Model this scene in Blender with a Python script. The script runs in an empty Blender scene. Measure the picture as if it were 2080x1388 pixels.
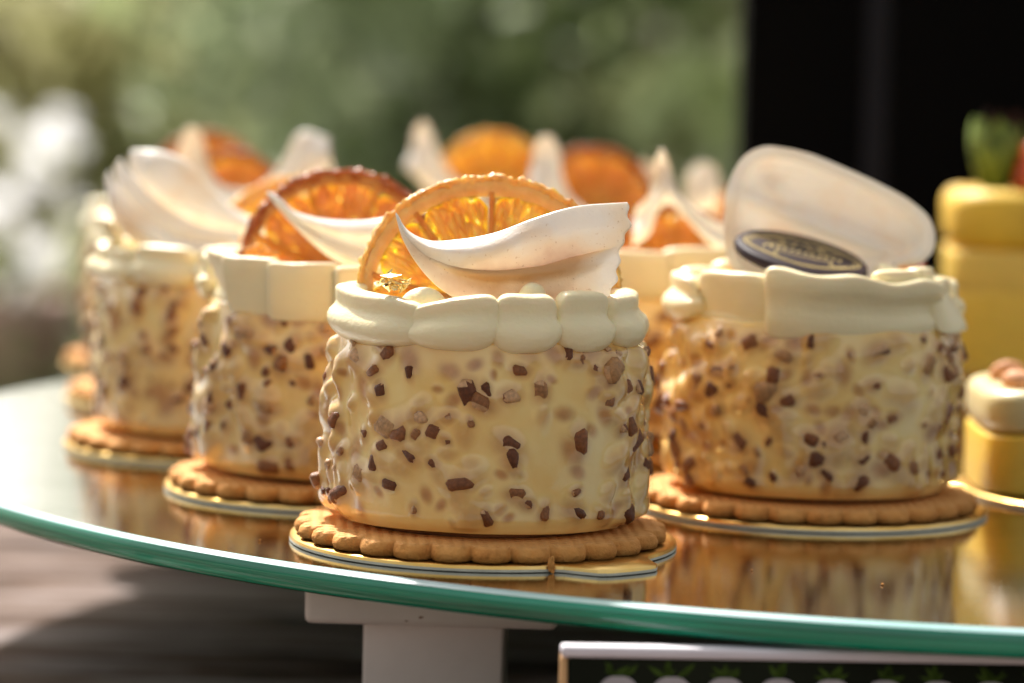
import bpy, bmesh, math
import numpy as np
from mathutils import Vector, Matrix, Euler, Quaternion

# ------------------------------------------------------------------ camera, light, exposure
S = 0.01                                   # everything below is written in centimetres
sc = bpy.context.scene
COL = sc.collection
PI = math.pi
FPX, PITCH, ROLL = 6067.0, math.atan((694 - 170) / 6067.0), math.atan(0.025)
CAM = np.array([0.0, -56.0, 8.6])

cd = bpy.data.cameras.new("camera"); cam = bpy.data.objects.new("camera", cd); COL.objects.link(cam)
cam.location = CAM * S
cam.rotation_euler = (Matrix.Rotation(PI / 2 - PITCH, 3, 'X') @ Matrix.Rotation(ROLL, 3, 'Z')).to_euler()
cd.sensor_width = 36.0; cd.lens = FPX / 2080 * 36.0
cd.clip_start = 0.02; cd.clip_end = 200
cd.dof.use_dof = True; cd.dof.focus_distance = 0.540
cd.dof.aperture_fstop = 10.2; cd.dof.aperture_blades = 0
sc.camera = cam

SUN_AZ, SUN_EL = math.radians(-24), math.radians(50)    # azimuth from +Y (away from camera), negative = left
w = bpy.data.worlds.new("World"); sc.world = w; w.use_nodes = True
nt = w.node_tree; nt.nodes.clear()
sky = nt.nodes.new("ShaderNodeTexSky"); sky.sky_type = 'NISHITA'; sky.sun_disc = False
sky.sun_elevation = SUN_EL; sky.sun_rotation = SUN_AZ
sky.air_density = 1.0; sky.dust_density = 4.0; sky.ozone_density = 1.0
hs = nt.nodes.new("ShaderNodeHueSaturation"); hs.inputs['Saturation'].default_value = 0.35
bg = nt.nodes.new("ShaderNodeBackground"); bg.inputs['Strength'].default_value = 0.10
wo = nt.nodes.new("ShaderNodeOutputWorld")
nt.links.new(sky.outputs[0], hs.inputs['Color']); wb = nt.nodes.new('ShaderNodeMixRGB'); wb.blend_type = 'MULTIPLY'; wb.inputs[0].default_value = 1.0; wb.inputs[2].default_value = (1.05, 1.0, .90, 1)   # daylight white balance
nt.links.new(hs.outputs[0], wb.inputs[1]); nt.links.new(wb.outputs[0], bg.inputs[0]); nt.links.new(bg.outputs[0], wo.inputs[0])

sd = bpy.data.lights.new("sun", 'SUN'); sun = bpy.data.objects.new("sun", sd); COL.objects.link(sun)
sd.energy = 4.2; sd.angle = math.radians(3); sd.color = (1.0, 0.96, 0.90)
tosun = Vector((math.sin(SUN_AZ) * math.cos(SUN_EL), math.cos(SUN_AZ) * math.cos(SUN_EL), math.sin(SUN_EL)))
sun.rotation_euler = tosun.to_track_quat('Z', 'Y').to_euler()
sun.location = (0, 0, 3)

vs = sc.view_settings
vs.view_transform = 'Standard'; vs.look = 'None'; vs.gamma = 1.0; vs.exposure = 1.0
sc.render.engine = 'CYCLES'
sc.cycles.use_denoising = True
sc.cycles.use_adaptive_sampling = True; sc.cycles.adaptive_threshold = 0.02
sc.cycles.max_bounces = 10; sc.cycles.diffuse_bounces = 4; sc.cycles.glossy_bounces = 4
sc.cycles.transmission_bounces = 6; sc.cycles.transparent_max_bounces = 8
sc.cycles.sample_clamp_indirect = 6.0
sc.cycles.caustics_reflective = False; sc.cycles.caustics_refractive = False

# ------------------------------------------------------------------ helpers
def rng(seed): return np.random.default_rng(seed)

def at(px, py, Y):
    """point (cm) on the vertical plane Y seen at photo pixel px, py: used to measure shapes off the photograph"""
    u, v = px - 1040.0, py - 694.0
    c, s = math.cos(-ROLL), math.sin(-ROLL)
    u, v = c * u - s * v, s * u + c * v
    d = np.array([u, FPX * math.cos(PITCH) - v * math.sin(PITCH), -FPX * math.sin(PITCH) - v * math.cos(PITCH)])
    return CAM + d * (Y - CAM[1]) / d[1]

def mesh(name, verts, faces, mats, smooth=True, fmat=None):
    me = bpy.data.meshes.new(name)
    me.from_pydata([tuple(v) for v in (np.asarray(verts, float) * S)], [], [tuple(int(i) for i in f) for f in faces])
    for m in (mats if isinstance(mats, (list, tuple)) else [mats]): me.materials.append(m)
    if smooth: me.polygons.foreach_set("use_smooth", [True] * len(me.polygons))
    if fmat is not None: me.polygons.foreach_set("material_index", [int(i) for i in fmat])
    me.update()
    return me

def link(name, data, parent=None, loc=(0, 0, 0), rot=None):
    o = bpy.data.objects.new(name, data); COL.objects.link(o)
    o.location = Vector(loc) * S
    if rot is not None: o.rotation_euler = rot
    if parent is not None: o.parent = parent
    return o

def tag(o, label, cat, group=None):
    o["label"] = label; o["category"] = cat
    if group: o["group"] = group
    return o

def thing(name, label, cat, loc=(0, 0, 0), group=None):
    return tag(link(name, None, None, loc), label, cat, group)

def grid_faces(nu, nv, wu=False, wv=False, base=0):
    F = []
    for i in range(nu if wu else nu - 1):
        for j in range(nv if wv else nv - 1):
            a = i * nv + j; b = ((i + 1) % nu) * nv + j
            c = ((i + 1) % nu) * nv + (j + 1) % nv; d = i * nv + (j + 1) % nv
            F.append((base + a, base + b, base + c, base + d))
    return F

def box(x0, x1, y0, y1, z0, z1):
    v = [(x, y, z) for z in (z0, z1) for y in (y0, y1) for x in (x0, x1)]
    f = [(0, 2, 3, 1), (4, 5, 7, 6), (0, 1, 5, 4), (2, 6, 7, 3), (0, 4, 6, 2), (1, 3, 7, 5)]
    return v, f

def bevel_mesh(me, width, seg=3):
    bm = bmesh.new(); bm.from_mesh(me)
    bmesh.ops.bevel(bm, geom=list(bm.edges), offset=width * S, segments=seg, profile=0.6, affect='EDGES')
    for f in bm.faces: f.smooth = True
    bm.to_mesh(me); bm.free(); return me

def lathe(prof, n=96):
    """prof: list of (r, z); closed at the axis where r == 0"""
    V, F, rows = [], [], []
    for r, z in prof:
        if r <= 1e-6: rows.append([len(V)]); V.append((0, 0, z))
        else:
            rows.append(list(range(len(V), len(V) + n)))
            V += [(r * math.cos(2 * PI * k / n), r * math.sin(2 * PI * k / n), z) for k in range(n)]
    for a, b in zip(rows[:-1], rows[1:]):
        for k in range(n):
            k2 = (k + 1) % n
            if len(a) == 1: F.append((a[0], b[k2], b[k]))
            elif len(b) == 1: F.append((a[k], a[k2], b[0]))
            else: F.append((a[k], a[k2], b[k2], b[k]))
    return V, F

_noise_cache = {}
def vnoise(x, y, z, seed=0):
    """smooth pseudo noise in [-1,1] from a few random plane waves (numpy arrays in)"""
    if seed not in _noise_cache:
        r = rng(1000 + seed); d = r.normal(size=(14, 3)); d /= np.linalg.norm(d, axis=1)[:, None]
        _noise_cache[seed] = (d * r.uniform(.6, 1.7, (14, 1)), r.uniform(0, 6.28, 14))
    k, p = _noise_cache[seed]
    t = 0
    for kk, pp in zip(k, p): t = t + np.sin(kk[0] * x + kk[1] * y + kk[2] * z + pp)
    return t / 5.0

def spline(pts, n):
    """Catmull-Rom through pts (k, d) sampled n times by chord length"""
    P = np.asarray(pts, float)
    L = np.r_[0, np.cumsum(np.linalg.norm(np.diff(P, axis=0), axis=1))]; L /= L[-1]
    m = np.gradient(P, L, axis=0)
    t = np.linspace(0, 1, n); i = np.clip(np.searchsorted(L, t, side='right') - 1, 0, len(P) - 2)
    h = (L[i + 1] - L[i])[:, None]; q = ((t - L[i])[:, None]) / h
    return ((2 * q**3 - 3 * q**2 + 1) * P[i] + (q**3 - 2 * q**2 + q) * h * m[i] + (-2 * q**3 + 3 * q**2) * P[i + 1] + (q**3 - q**2) * h * m[i + 1])

# ------------------------------------------------------------------ materials
class NT:
    def __init__(s, name):
        s.m = bpy.data.materials.new(name); s.m.use_nodes = True
        s.t = s.m.node_tree; s.t.nodes.clear()
        s.out = s.n('OutputMaterial')
    def n(s, typ, **kw):
        nd = s.t.nodes.new('ShaderNode' + typ)
        for k, v in kw.items():
            if hasattr(nd, k) and not k[0].isupper(): setattr(nd, k, v)
            else: nd.inputs[k.replace('_', ' ')].default_value = v
        return nd
    def l(s, a, b): s.t.links.new(a, b); return s
    def principled(s, col=None, **kw):
        p = s.n('BsdfPrincipled')
        if col is not None: p.inputs['Base Color'].default_value = (*col, 1)
        for k, v in kw.items(): p.inputs[k.replace('_', ' ')].default_value = v
        s.l(p.outputs[0], s.out.inputs['Surface']); return p
    def coords(s, kind='Object', scale=(1, 1, 1)):
        tc = s.n('TexCoord'); mp = s.n('Mapping'); mp.inputs['Scale'].default_value = scale
        s.l(tc.outputs[kind], mp.inputs['Vector']); return mp.outputs[0]
    def noise(s, vec, scale, detail=3, rough=.55):
        n = s.n('TexNoise'); n.inputs['Scale'].default_value = scale; n.inputs['Detail'].default_value = detail
        n.inputs['Roughness'].default_value = rough
        s.l(vec, n.inputs['Vector']); return n.outputs['Fac']
    def ramp(s, fac, stops):
        r = s.n('ValToRGB'); e = r.color_ramp.elements
        while len(e) < len(stops): e.new(0.5)
        for el, (p, c) in zip(e, stops): el.position = p; el.color = (*c, 1) if len(c) == 3 else c
        s.l(fac, r.inputs['Fac']); return r.outputs['Color']
    def mix(s, fac, a, b, blend='MIX'):
        m = s.n('MixRGB', blend_type=blend)
        for v, i in ((fac, 0), (a, 1), (b, 2)):
            if hasattr(v, 'is_linked'): s.l(v, m.inputs[i])
            else: m.inputs[i].default_value = v if not isinstance(v, tuple) else ((*v, 1) if len(v) == 3 else v)
        return m.outputs[0]
    def bump(s, h, strength, dist, p):
        b = s.n('Bump'); b.inputs['Strength'].default_value = strength; b.inputs['Distance'].default_value = dist
        s.l(h, b.inputs['Height']); s.l(b.outputs[0], p.inputs['Normal']); return b

def sss(p, weight, scale_cm, radius=(1.0, 0.55, 0.25)):
    p.inputs['Subsurface Weight'].default_value = weight
    p.inputs['Subsurface Radius'].default_value = radius
    p.inputs['Subsurface Scale'].default_value = scale_cm * S

def m_glaze():
    t = NT('white_chocolate_glaze'); p = t.principled(Roughness=.2, Specular_IOR_Level=.55, Coat_Weight=.8, Coat_Roughness=.04)
    v = t.coords()
    nut = t.n('Attribute', attribute_name='nut').outputs['Fac']
    patch = t.noise(v, 90, 3)
    base = t.ramp(patch, [(.3, (.90, .58, .175)), (.7, (.93, .71, .30))])
    halo = t.ramp(t.noise(v, 420, 2), [(.3, (.55, .24, .07)), (.75, (.38, .14, .034))])
    t.l(t.mix(nut, base, halo), p.inputs['Base Color'])
    t.bump(t.mix(.5, t.noise(v, 260, 3), t.noise(v, 900, 3)), .12, .0007, p)
    t.l(t.ramp(t.noise(v, 160, 2), [(.3, (.08,) * 3), (.75, (.2,) * 3)]), p.inputs['Roughness'])
    sss(p, .2, .1); return t.m

def m_cream(name='whipped_cream', col=(.93, .81, .52)):
    t = NT(name); p = t.principled(col, Roughness=.34, Specular_IOR_Level=.45)
    v = t.coords()
    c = t.ramp(t.noise(v, 120, 2), [(.3, tuple(x * .95 for x in col)), (.7, col)])
    t.l(c, p.inputs['Base Color'])
    t.bump(t.mix(.45, t.noise(t.coords(scale=(1, 1, 5)), 130, 4), t.noise(v, 1100, 3)), .3, .0010, p)
    sss(p, .25, .1); return t.m

def m_biscuit():
    t = NT('shortcrust_biscuit'); p = t.principled(Roughness=.75, Specular_IOR_Level=.3)
    v = t.coords()
    c = t.ramp(t.noise(v, 160, 5, .65), [(.22, (.48, .165, .03)), (.45, (.75, .32, .075)), (.8, (.84, .43, .13))])
    c = t.mix(t.ramp(t.noise(v, 45, 3), [(.45, (0, 0, 0)), (.7, (.55, .55, .55))]), c, (.46, .17, .035))
    rim = t.n('Attribute', attribute_name='top').outputs['Fac']
    t.l(t.mix(rim, c, t.mix(.55, c, (.74, .39, .14))), p.inputs['Base Color'])
    # fine waffle relief on the top face, crumb grain everywhere
    w1 = t.n('TexWave', bands_direction='X'); w1.inputs['Scale'].default_value = 150
    w2 = t.n('TexWave', bands_direction='Y'); w2.inputs['Scale'].default_value = 150
    t.l(v, w1.inputs['Vector']); t.l(v, w2.inputs['Vector'])
    waf = t.mix(rim, (0, 0, 0), t.mix(1.0, w1.outputs['Fac'], w2.outputs['Fac'], 'MULTIPLY'))
    g = t.mix(.5, waf, t.noise(v, 700, 4, .7))
    t.bump(g, .9, .0012, p)
    sss(p, .05, .06); return t.m

def m_gold_card():
    t = NT('gold_card'); p = t.principled((.86, .56, .17), Metallic=1.0, Roughness=.3)
    v = t.coords()
    t.l(t.ramp(t.noise(v, 70, 4), [(.3, (.80, .47, .11)), (.7, (.92, .66, .26))]), p.inputs['Base Color'])
    t.bump(t.noise(v, 300, 4), .12, .001, p)
    return t.m

def m_simple(name, col, rough=.5, var=.12, scale=60, bump=.1, bdist=.001, **kw):
    t = NT(name); p = t.principled(col, Roughness=rough, **kw)
    v = t.coords()
    t.l(t.ramp(t.noise(v, scale, 4), [(.3, tuple(x * (1 - var) for x in col)), (.7, tuple(min(1, x * (1 + var)) for x in col))]), p.inputs['Base Color'])
    if bump: t.bump(t.noise(v, scale * 5, 3), bump, bdist, p)
    return t.m

def m_nut():
    t = NT('almond_skin'); p = t.principled(Roughness=.32, Specular_IOR_Level=.35)
    v = t.coords(); oi = t.n('ObjectInfo').outputs['Random']
    tone = t.ramp(oi, [(0, (.13, .038, .012)), (.45, (.26, .088, .026)), (.8, (.36, .15, .05)), (1, (.50, .27, .11))])
    t.l(t.mix(1.0, tone, t.ramp(t.noise(v, 300, 4), [(.3, (.6, .6, .6)), (.7, (1.2, 1.2, 1.2))]), 'MULTIPLY'), p.inputs['Base Color'])
    t.bump(t.noise(v, 900, 3), .4, .0006, p); a = t.m
    b = m_simple('almond_cut', (.58, .34, .17), .35, .3, 300, .3, .0005)
    return [a, b]

def m_shard():
    t = NT('pearled_white_chocolate'); v = t.coords()
    p = t.n('BsdfPrincipled')
    dn = t.noise(v, 75, 4); da = t.n('Attribute', attribute_name='dust_shade').outputs['Fac']
    md = t.n('Math', operation='MULTIPLY_ADD'); t.l(da, md.inputs[0]); md.inputs[1].default_value = .5; t.l(dn, md.inputs[2]); dust_shade = md.outputs[0]
    fine = t.noise(v, 1700, 2)
    warm = t.ramp(dust_shade, [(.46, (.89, .86, .83)), (.68, (.85, .69, .52)), (.90, (.58, .33, .14))])  # tan and brown stops: gold dusting plus painted shading of the fold
    speck = t.ramp(fine, [(.66, (0, 0, 0)), (.72, (1, 1, 1))])
    zone = t.ramp(dust_shade, [(.40, (0.03,) * 3), (.66, (.8,) * 3)])
    f = t.mix(1.0, speck, zone, 'MULTIPLY')
    t.l(t.mix(f, warm, (.45, .26, .10)), p.inputs['Base Color'])
    t.l(f, p.inputs['Metallic'])
    p.inputs['Roughness'].default_value = .32
    p.inputs['Specular IOR Level'].default_value = .6
    p.inputs['Sheen Weight'].default_value = .15
    t.bump(fine, .25, .0003, p)
    sss(p, .2, .1, (1, .8, .6))
    tr = t.n('BsdfTranslucent'); tr.inputs['Color'].default_value = (.95, .90, .83, 1)
    mx = t.n('MixShader'); mx.inputs[0].default_value = .28
    t.l(p.outputs[0], mx.inputs[1]); t.l(tr.outputs[0], mx.inputs[2]); t.l(mx.outputs[0], t.out.inputs['Surface'])
    return t.m

def m_orange(name, lo, hi, trans, tcol, rough=.3, tex='pulp', bstr=.6):
    """dried citrus flesh: the 'pulp' attribute runs (angle, radius) so the juice sacs point to the middle"""
    t = NT(name)
    p = t.n('BsdfPrincipled'); p.inputs['Roughness'].default_value = rough
    if tex == 'pulp':
        a = t.n('Attribute', attribute_name='pulp'); mp = t.n('Mapping'); mp.inputs['Scale'].default_value = (4.6, 1.25, 1)
        t.l(a.outputs['Vector'], mp.inputs['Vector'])
        vo = t.n('TexVoronoi', feature='DISTANCE_TO_EDGE'); vo.inputs['Scale'].default_value = 1.0; vo.inputs['Randomness'].default_value = 1
        t.l(mp.outputs[0], vo.inputs['Vector'])
        f = t.ramp(vo.outputs['Distance'], [(0.0, (.15, .15, .15)), (.4, (1, 1, 1))])
        n2 = t.noise(t.coords(), 150, 3)
        col = t.mix(t.mix(.55, f, t.ramp(n2, [(.35, (0, 0, 0)), (.68, (1, 1, 1))])), lo, hi)
        h = f
    else:
        n = t.noise(t.coords(), 260, 4, .7); col = t.ramp(n, [(.3, lo), (.7, hi)]); h = n
    t.l(col, p.inputs['Base Color'])
    bp = t.bump(h, bstr, .0012, p)
    sss(p, min(1, trans * 2), .5 * trans + .1, (1, .7, .14)); t.l(p.outputs[0], t.out.inputs['Surface'])
    return t.m

def m_mirror():
    t = NT('mirrored_glass'); p = t.principled((.66, .66, .60), Metallic=1.0, Roughness=.035)
    v = t.coords(scale=(1, 3, 1))
    sm = t.noise(v, 14, 4)
    t.l(t.ramp(sm, [(.35, (.008,) * 3), (.6, (.03,) * 3), (.8, (.14,) * 3)]), p.inputs['Roughness'])
    t.l(t.ramp(sm, [(.3, (.66, .68, .65)), (.75, (.80, .82, .80))]), p.inputs['Base Color'])
    sc_ = t.noise(t.coords(scale=(1, 9, 1)), 90, 5, .75)
    t.bump(sc_, .05, .0003, p)
    return t.m

def m_rim():
    t = NT('green_glass_edge'); p = t.principled(Roughness=.12, Coat_Weight=.6, Coat_Roughness=.04)
    v = t.coords(scale=(.25, .25, 14))
    t.l(t.ramp(t.noise(v, 50, 4), [(.3, (.001, .10, .055)), (.5, (.003, .22, .125)), (.72, (.02, .40, .25))]), p.inputs['Base Color'])
    sss(p, .25, .5, (.2, 1, .7)); return t.m

def m_bevel():
    t = NT('frosted_glass_bevel'); p = t.principled((.42, .66, .66), Roughness=.32, Specular_IOR_Level=.5)
    v = t.coords()
    t.l(t.ramp(t.noise(v, 25, 4), [(.3, (.24, .48, .45)), (.7, (.42, .58, .62))]), p.inputs['Base Color'])
    return t.m

def m_wood():
    t = NT('weathered_table_wood'); p = t.principled(Roughness=.8, Specular_IOR_Level=.12)
    v = t.coords(scale=(1.0, 5, 1))
    g = t.noise(v, 11, 6, .62)
    g2 = t.noise(t.coords(scale=(1.2, 8, 1)), 9, 4, .6)
    c = t.ramp(t.mix(.5, g, g2), [(.42, (.022, .010, .006)), (.48, (.09, .05, .032)), (.53, (.17, .12, .10)), (.60, (.26, .215, .205))])
    t.l(c, p.inputs['Base Color'])
    t.bump(g2, .3, .002, p); return t.m

def m_white_paint():
    t = NT('chipped_white_paint'); p = t.principled(Roughness=.45)
    v = t.coords()
    c = t.ramp(t.noise(v, 60, 4), [(.3, (.76, .70, .66)), (.7, (.87, .81, .77))])
    chip = t.ramp(t.noise(t.coords(scale=(.7, .7, 1.5)), 105, 4, .6), [(.655, (0, 0, 0)), (.67, (1, 1, 1))])
    t.l(t.mix(chip, c, (.24, .12, .06)), p.inputs['Base Color'])
    t.bump(t.noise(v, 500, 3), .1, .0006, p); return t.m

def m_leaf(name, cols, trans=.35, rough=.35, back=(.42, .46, .22)):
    t = NT(name); a = t.n('Attribute', attribute_name='tint').outputs['Fac']
    c = t.ramp(a, [(i / (len(cols) - 1), cc) for i, cc in enumerate(cols)])
    p = t.n('BsdfPrincipled'); p.inputs['Roughness'].default_value = rough; t.l(c, p.inputs['Base Color'])
    tr = t.n('BsdfTranslucent'); t.l(t.mix(.5, c, back), tr.inputs['Color'])
    mx = t.n('MixShader'); mx.inputs[0].default_value = trans
    t.l(p.outputs[0], mx.inputs[1]); t.l(tr.outputs[0], mx.inputs[2]); t.l(mx.outputs[0], t.out.inputs['Surface'])
    return t.m

M = dict(
    glaze=m_glaze(), cream=m_cream(), biscuit=m_biscuit(), gold=m_gold_card(),
    card=m_simple('card_edge', (.74, .72, .60), .7, .1, 200), nut=m_nut(), shard=m_shard(),
    pulp=m_orange('orange_pulp', (.58, .22, .008), (.90, .64, .14), .36, (1, .55, .06)),
    rind=m_orange('orange_rind', (.58, .22, .02), (.90, .56, .18), .18, (1, .5, .08), .4, 'n', .8),
    pith=m_orange('orange_pith', (.66, .33, .10), (.80, .48, .20), .4, (1, .5, .1), .5, 'n', .4),
    web=m_orange('orange_membrane', (.52, .17, .012), (.70, .29, .04), .3, (1, .5, .1), .4, 'n', .4),
    rind_dark=m_orange('toasted_rind', (.24, .045, .008), (.42, .11, .022), .15, (.9, .25, .03), .4, 'n', .8),
    pulp_dark=m_orange('toasted_pulp', (.50, .16, .012), (.84, .46, .13), .3, (1, .45, .06)),
    pith_dark=m_orange('toasted_pith', (.40, .17, .05), (.58, .30, .12), .2, (1, .5, .1), .5, 'n', .4),
    leaf_gold=m_simple('gold_leaf', (.95, .72, .34), .16, .12, 200, .5, .001, Metallic=1.0),
    choc=m_simple('dark_chocolate', (.030, .019, .024), .5, .2, 120, .08, .0005, Specular_IOR_Level=.1),
    print_gold=m_simple('gold_print', (.55, .43, .18), .4, .25, 400, 0, Metallic=.5),
    mirror=m_mirror(), rim=m_rim(), bevel=m_bevel(), wood=m_wood(), paint=m_white_paint(),
    black=m_simple('black_panel', (.0006, .0005, .0008), .6, .3, 10, .1, .001, Specular_IOR_Level=.05),
    strip=m_simple('dark_blue_strip', (.004, .004, .010), .5, .3, 10, .1, .001, Specular_IOR_Level=.2),
)

# ------------------------------------------------------------------ the setting: ground, table
gm = m_simple('garden_ground', (.16, .15, .09), .9, .4, 3, .4, .02)
g = link('ground', mesh('ground', [(-6000, -3000, -80.5), (6000, -3000, -80.5), (6000, 9000, -80.5), (-6000, 9000, -80.5)], [(0, 1, 2, 3)], gm, False))
g["kind"] = "structure"

TZ = -5.5
tab = thing('wooden_table', 'weathered grey-brown wooden table under the glass tray', 'table', (0, 0, TZ))
r = rng(5)
for k, y0 in enumerate(np.arange(-64, 60, 13.0)):
    v, f = box(-85, 95, y0 + .08, y0 + 12.92, -2.6, -r.uniform(0, .06))
    me = bevel_mesh(mesh('plank', np.array(v), f, M['wood']), .12, 2)
    link('plank', me, tab, (0, 0, 0)).location.x = r.uniform(-.03, .03)
for x in (-70, 80):
    for y in (-52, 54):
        v, f = box(x - 3.5, x + 3.5, y - 3.5, y + 3.5, -75, -2.6); link('table_leg', mesh('table_leg', v, f, M['wood'], False), tab)

# ------------------------------------------------------------------ mirrored glass tray
TC, TR, TT = np.array([11.4, 17.4, 0.0]), 25.9, .48
tray = thing('glass_tray', 'round mirrored glass tray with green edge carrying the pastries', 'tray', TC)
V, F = lathe([(0, 0), (8, 0), (16, 0), (22, 0), (TR - .22, 0)], 256)
link('mirror_face', mesh('mirror_face', V, F[::1], M['mirror']), tray)
V, F = lathe([(TR - .22, 0), (TR - .14, -.006), (TR - .07, -.03), (TR - .03, -.06)], 256)
link('polished_bevel', mesh('polished_bevel', V, F, M['bevel']), tray)
V, F = lathe([(TR - .03, -.06), (TR, -.11), (TR, -.33), (TR - .03, -.42), (TR - .12, -TT), (TR - .5, -TT), (0, -TT)], 256)
link('green_edge', mesh('green_edge', V, F, M['rim']), tray)
for o in tray.children:
    bm = bmesh.new(); bm.from_mesh(o.data); bmesh.ops.recalc_face_normals(bm, faces=bm.faces)
    up = sum(f.normal.z * f.calc_area() for f in bm.faces)
    if o.name == 'mirror_face' and up < 0: bmesh.ops.reverse_faces(bm, faces=bm.faces)
    bm.to_mesh(o.data); bm.free()

# ------------------------------------------------------------------ white wooden pedestal under the tray
ped = thing('wooden_pedestal', 'chipped white painted wooden pedestal under the glass tray', 'pedestal', (-1.35, 2.6, TZ))
ped.rotation_euler.z = math.radians(-1.5)
v, f = box(-2.42, 2.42, -2.4, 2.4, 3.74, 5.5 - TT - .005); link('cap_block', bevel_mesh(mesh('cap_block', v, f, M['paint']), .16, 3), ped)
v, f = box(-1.36, 1.36, -1.36, 1.36, .35, 3.74); link('post', bevel_mesh(mesh('post', v, f, M['paint']), .06, 2), ped)
v, f = box(-2.3, 2.3, -2.3, 2.3, .0, .6); link('foot_block', bevel_mesh(mesh('foot_block', v, f, M['paint']), .1, 2), ped)

# ------------------------------------------------------------------ pastry pieces
def poisson(seed, n, zlo, zhi, R, dmin):
    r = rng(seed); P = []
    for _ in range(n * 40):
        th, z = r.uniform(-PI, PI), r.uniform(zlo, zhi)
        if vnoise(np.sin(th) * 4, np.cos(th) * 4, z * 1.3, seed + 3) < r.uniform(-1.7, .1): continue
        if all((abs((th - a + PI) % (2 * PI) - PI) * R) ** 2 + (z - b) ** 2 > dmin ** 2 for a, b in P): P.append((th, z))
        if len(P) >= n: break
    return P

BZ0, BZ1, BR = .52, 3.96, 2.83
def body_radius(z):
    q = (z - BZ0) / (BZ1 - BZ0)
    return BR * (1 - .045 * np.clip(1 - q / .09, 0, 1) ** 2 - .028 * np.clip((q - .72) / .28, 0, 1) ** 2 + .012 * np.sin(PI * np.clip(q, 0, 1)))

def body_mesh(seed, nth, nz, n_nut=150, extra=None):
    """glazed cake drum; nuts push the glaze out, thin glaze over them shows their colour (attribute 'nut')"""
    r = rng(seed)
    pts = poisson(seed, n_nut, BZ0 + .2, BZ1 - .10, BR, .215)
    nuts = []
    for th, z in pts:
        size = r.choice([.10, .15, .20, .26], p=[.24, .36, .28, .12]) * r.uniform(.85, 1.15)
        kind = r.choice(['bare', 'coated', 'sunk'], p=[.45, .30, .25])
        nuts.append((th, z, size, kind, r.uniform(0, PI)))
    th = np.linspace(-PI, PI, nth, endpoint=False)
    zz = np.linspace(BZ0, BZ1, nz)
    TH, Z = np.meshgrid(th, zz, indexing='ij')
    Rr = body_radius(Z)
    X, Y = np.sin(TH), -np.cos(TH)
    side = np.clip((np.abs(TH) - .75) / .6, 0, 1)
    flat = .45 + .55 * side                                        # the side facing the front was smoothed with a knife
    D = .035 * vnoise(X * 4, Y * 4, Z * 1.2, seed) * flat + .012 * vnoise(X * 9, Y * 9, Z * 1.1, seed + 1) * flat
    nutc = np.zeros_like(D)
    for (a, z, s, kind, rot) in nuts:
        dx = ((TH - a + PI) % (2 * PI) - PI) * BR; dz = Z - z
        c, sn = math.cos(rot), math.sin(rot)
        ex, ez = (c * dx + sn * dz) / (s * 1.25), (-sn * dx + c * dz) / (s * .85)
        d2 = ex * ex + ez * ez
        fl = .30 + .70 * np.clip((abs(a) - .75) / .6, 0, 1)
        amp = dict(bare=.14, coated=.19, sunk=.02)[kind] * (s / .15) ** .7 * fl
        D += amp * np.exp(-(d2 * .62) ** 1.25)
        # a lazy drip below each lump
        D += amp * .35 * np.exp(-(dx / (s * .9)) ** 2) * np.exp(-((dz + s * 1.6) / (s * 1.8)) ** 2)
        nutc = np.maximum(nutc, dict(bare=.75, coated=.5, sunk=.85)[kind] * np.exp(-(d2 * dict(bare=.62, coated=.8, sunk=1.0)[kind]) ** 1.6))
    D = .30 * np.tanh(D * (1 + .25 * side) / .30)
    D *= np.clip((Z - BZ0) / .12, .3, 1) * np.clip((BZ1 - Z) / .15, .25, 1)
    Rr = Rr + D
    Vs = np.stack([Rr * X, Rr * Y, Z + .03 * vnoise(X * 3, Y * 3, 0 * Z, seed + 2) * (1 - (Z - BZ0) / (BZ1 - BZ0))], -1).reshape(-1, 3)
    F = grid_faces(nth, nz, True, False)
    V = list(Vs); A = list(nutc.ravel())
    # rounded shoulder and lid, closed bottom
    for (fr, dz) in ((.985, .05), (.955, .075), (.6, .08)):
        base = len(V)
        for i in range(nth):
            p = Vs[i * nz + nz - 1]; V.append((p[0] * fr, p[1] * fr, BZ1 + dz)); A.append(0)
        prev = [i * nz + nz - 1 for i in range(nth)] if fr == .985 else list(range(base - nth, base))
        F += [(prev[i], prev[(i + 1) % nth], base + (i + 1) % nth, base + i) for i in range(nth)]
    V.append((0, 0, BZ1 + .08)); A.append(0); F += [(len(V) - 1 - nth + i, len(V) - 1 - nth + (i + 1) % nth, len(V) - 1) for i in range(nth)]
    V.append((0, 0, BZ0)); A.append(0); F += [(((i + 1) % nth) * nz, i * nz, len(V) - 1) for i in range(nth)]
    me = mesh('cake_body', V, F, M['glaze'])
    at_ = me.attributes.new('nut', 'FLOAT', 'POINT'); at_.data.foreach_set('value', np.array(A, float))
    spots = []
    for (a, z, s, kind, rot) in nuts:
        if kind != 'bare': continue
        i = int(round((a + PI) / (2 * PI) * nth)) % nth; j = int(round((z - BZ0) / (BZ1 - BZ0) * (nz - 1)))
        spots.append((a, z, float(Rr[i, j]), s, rot))
    return me, spots

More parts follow.
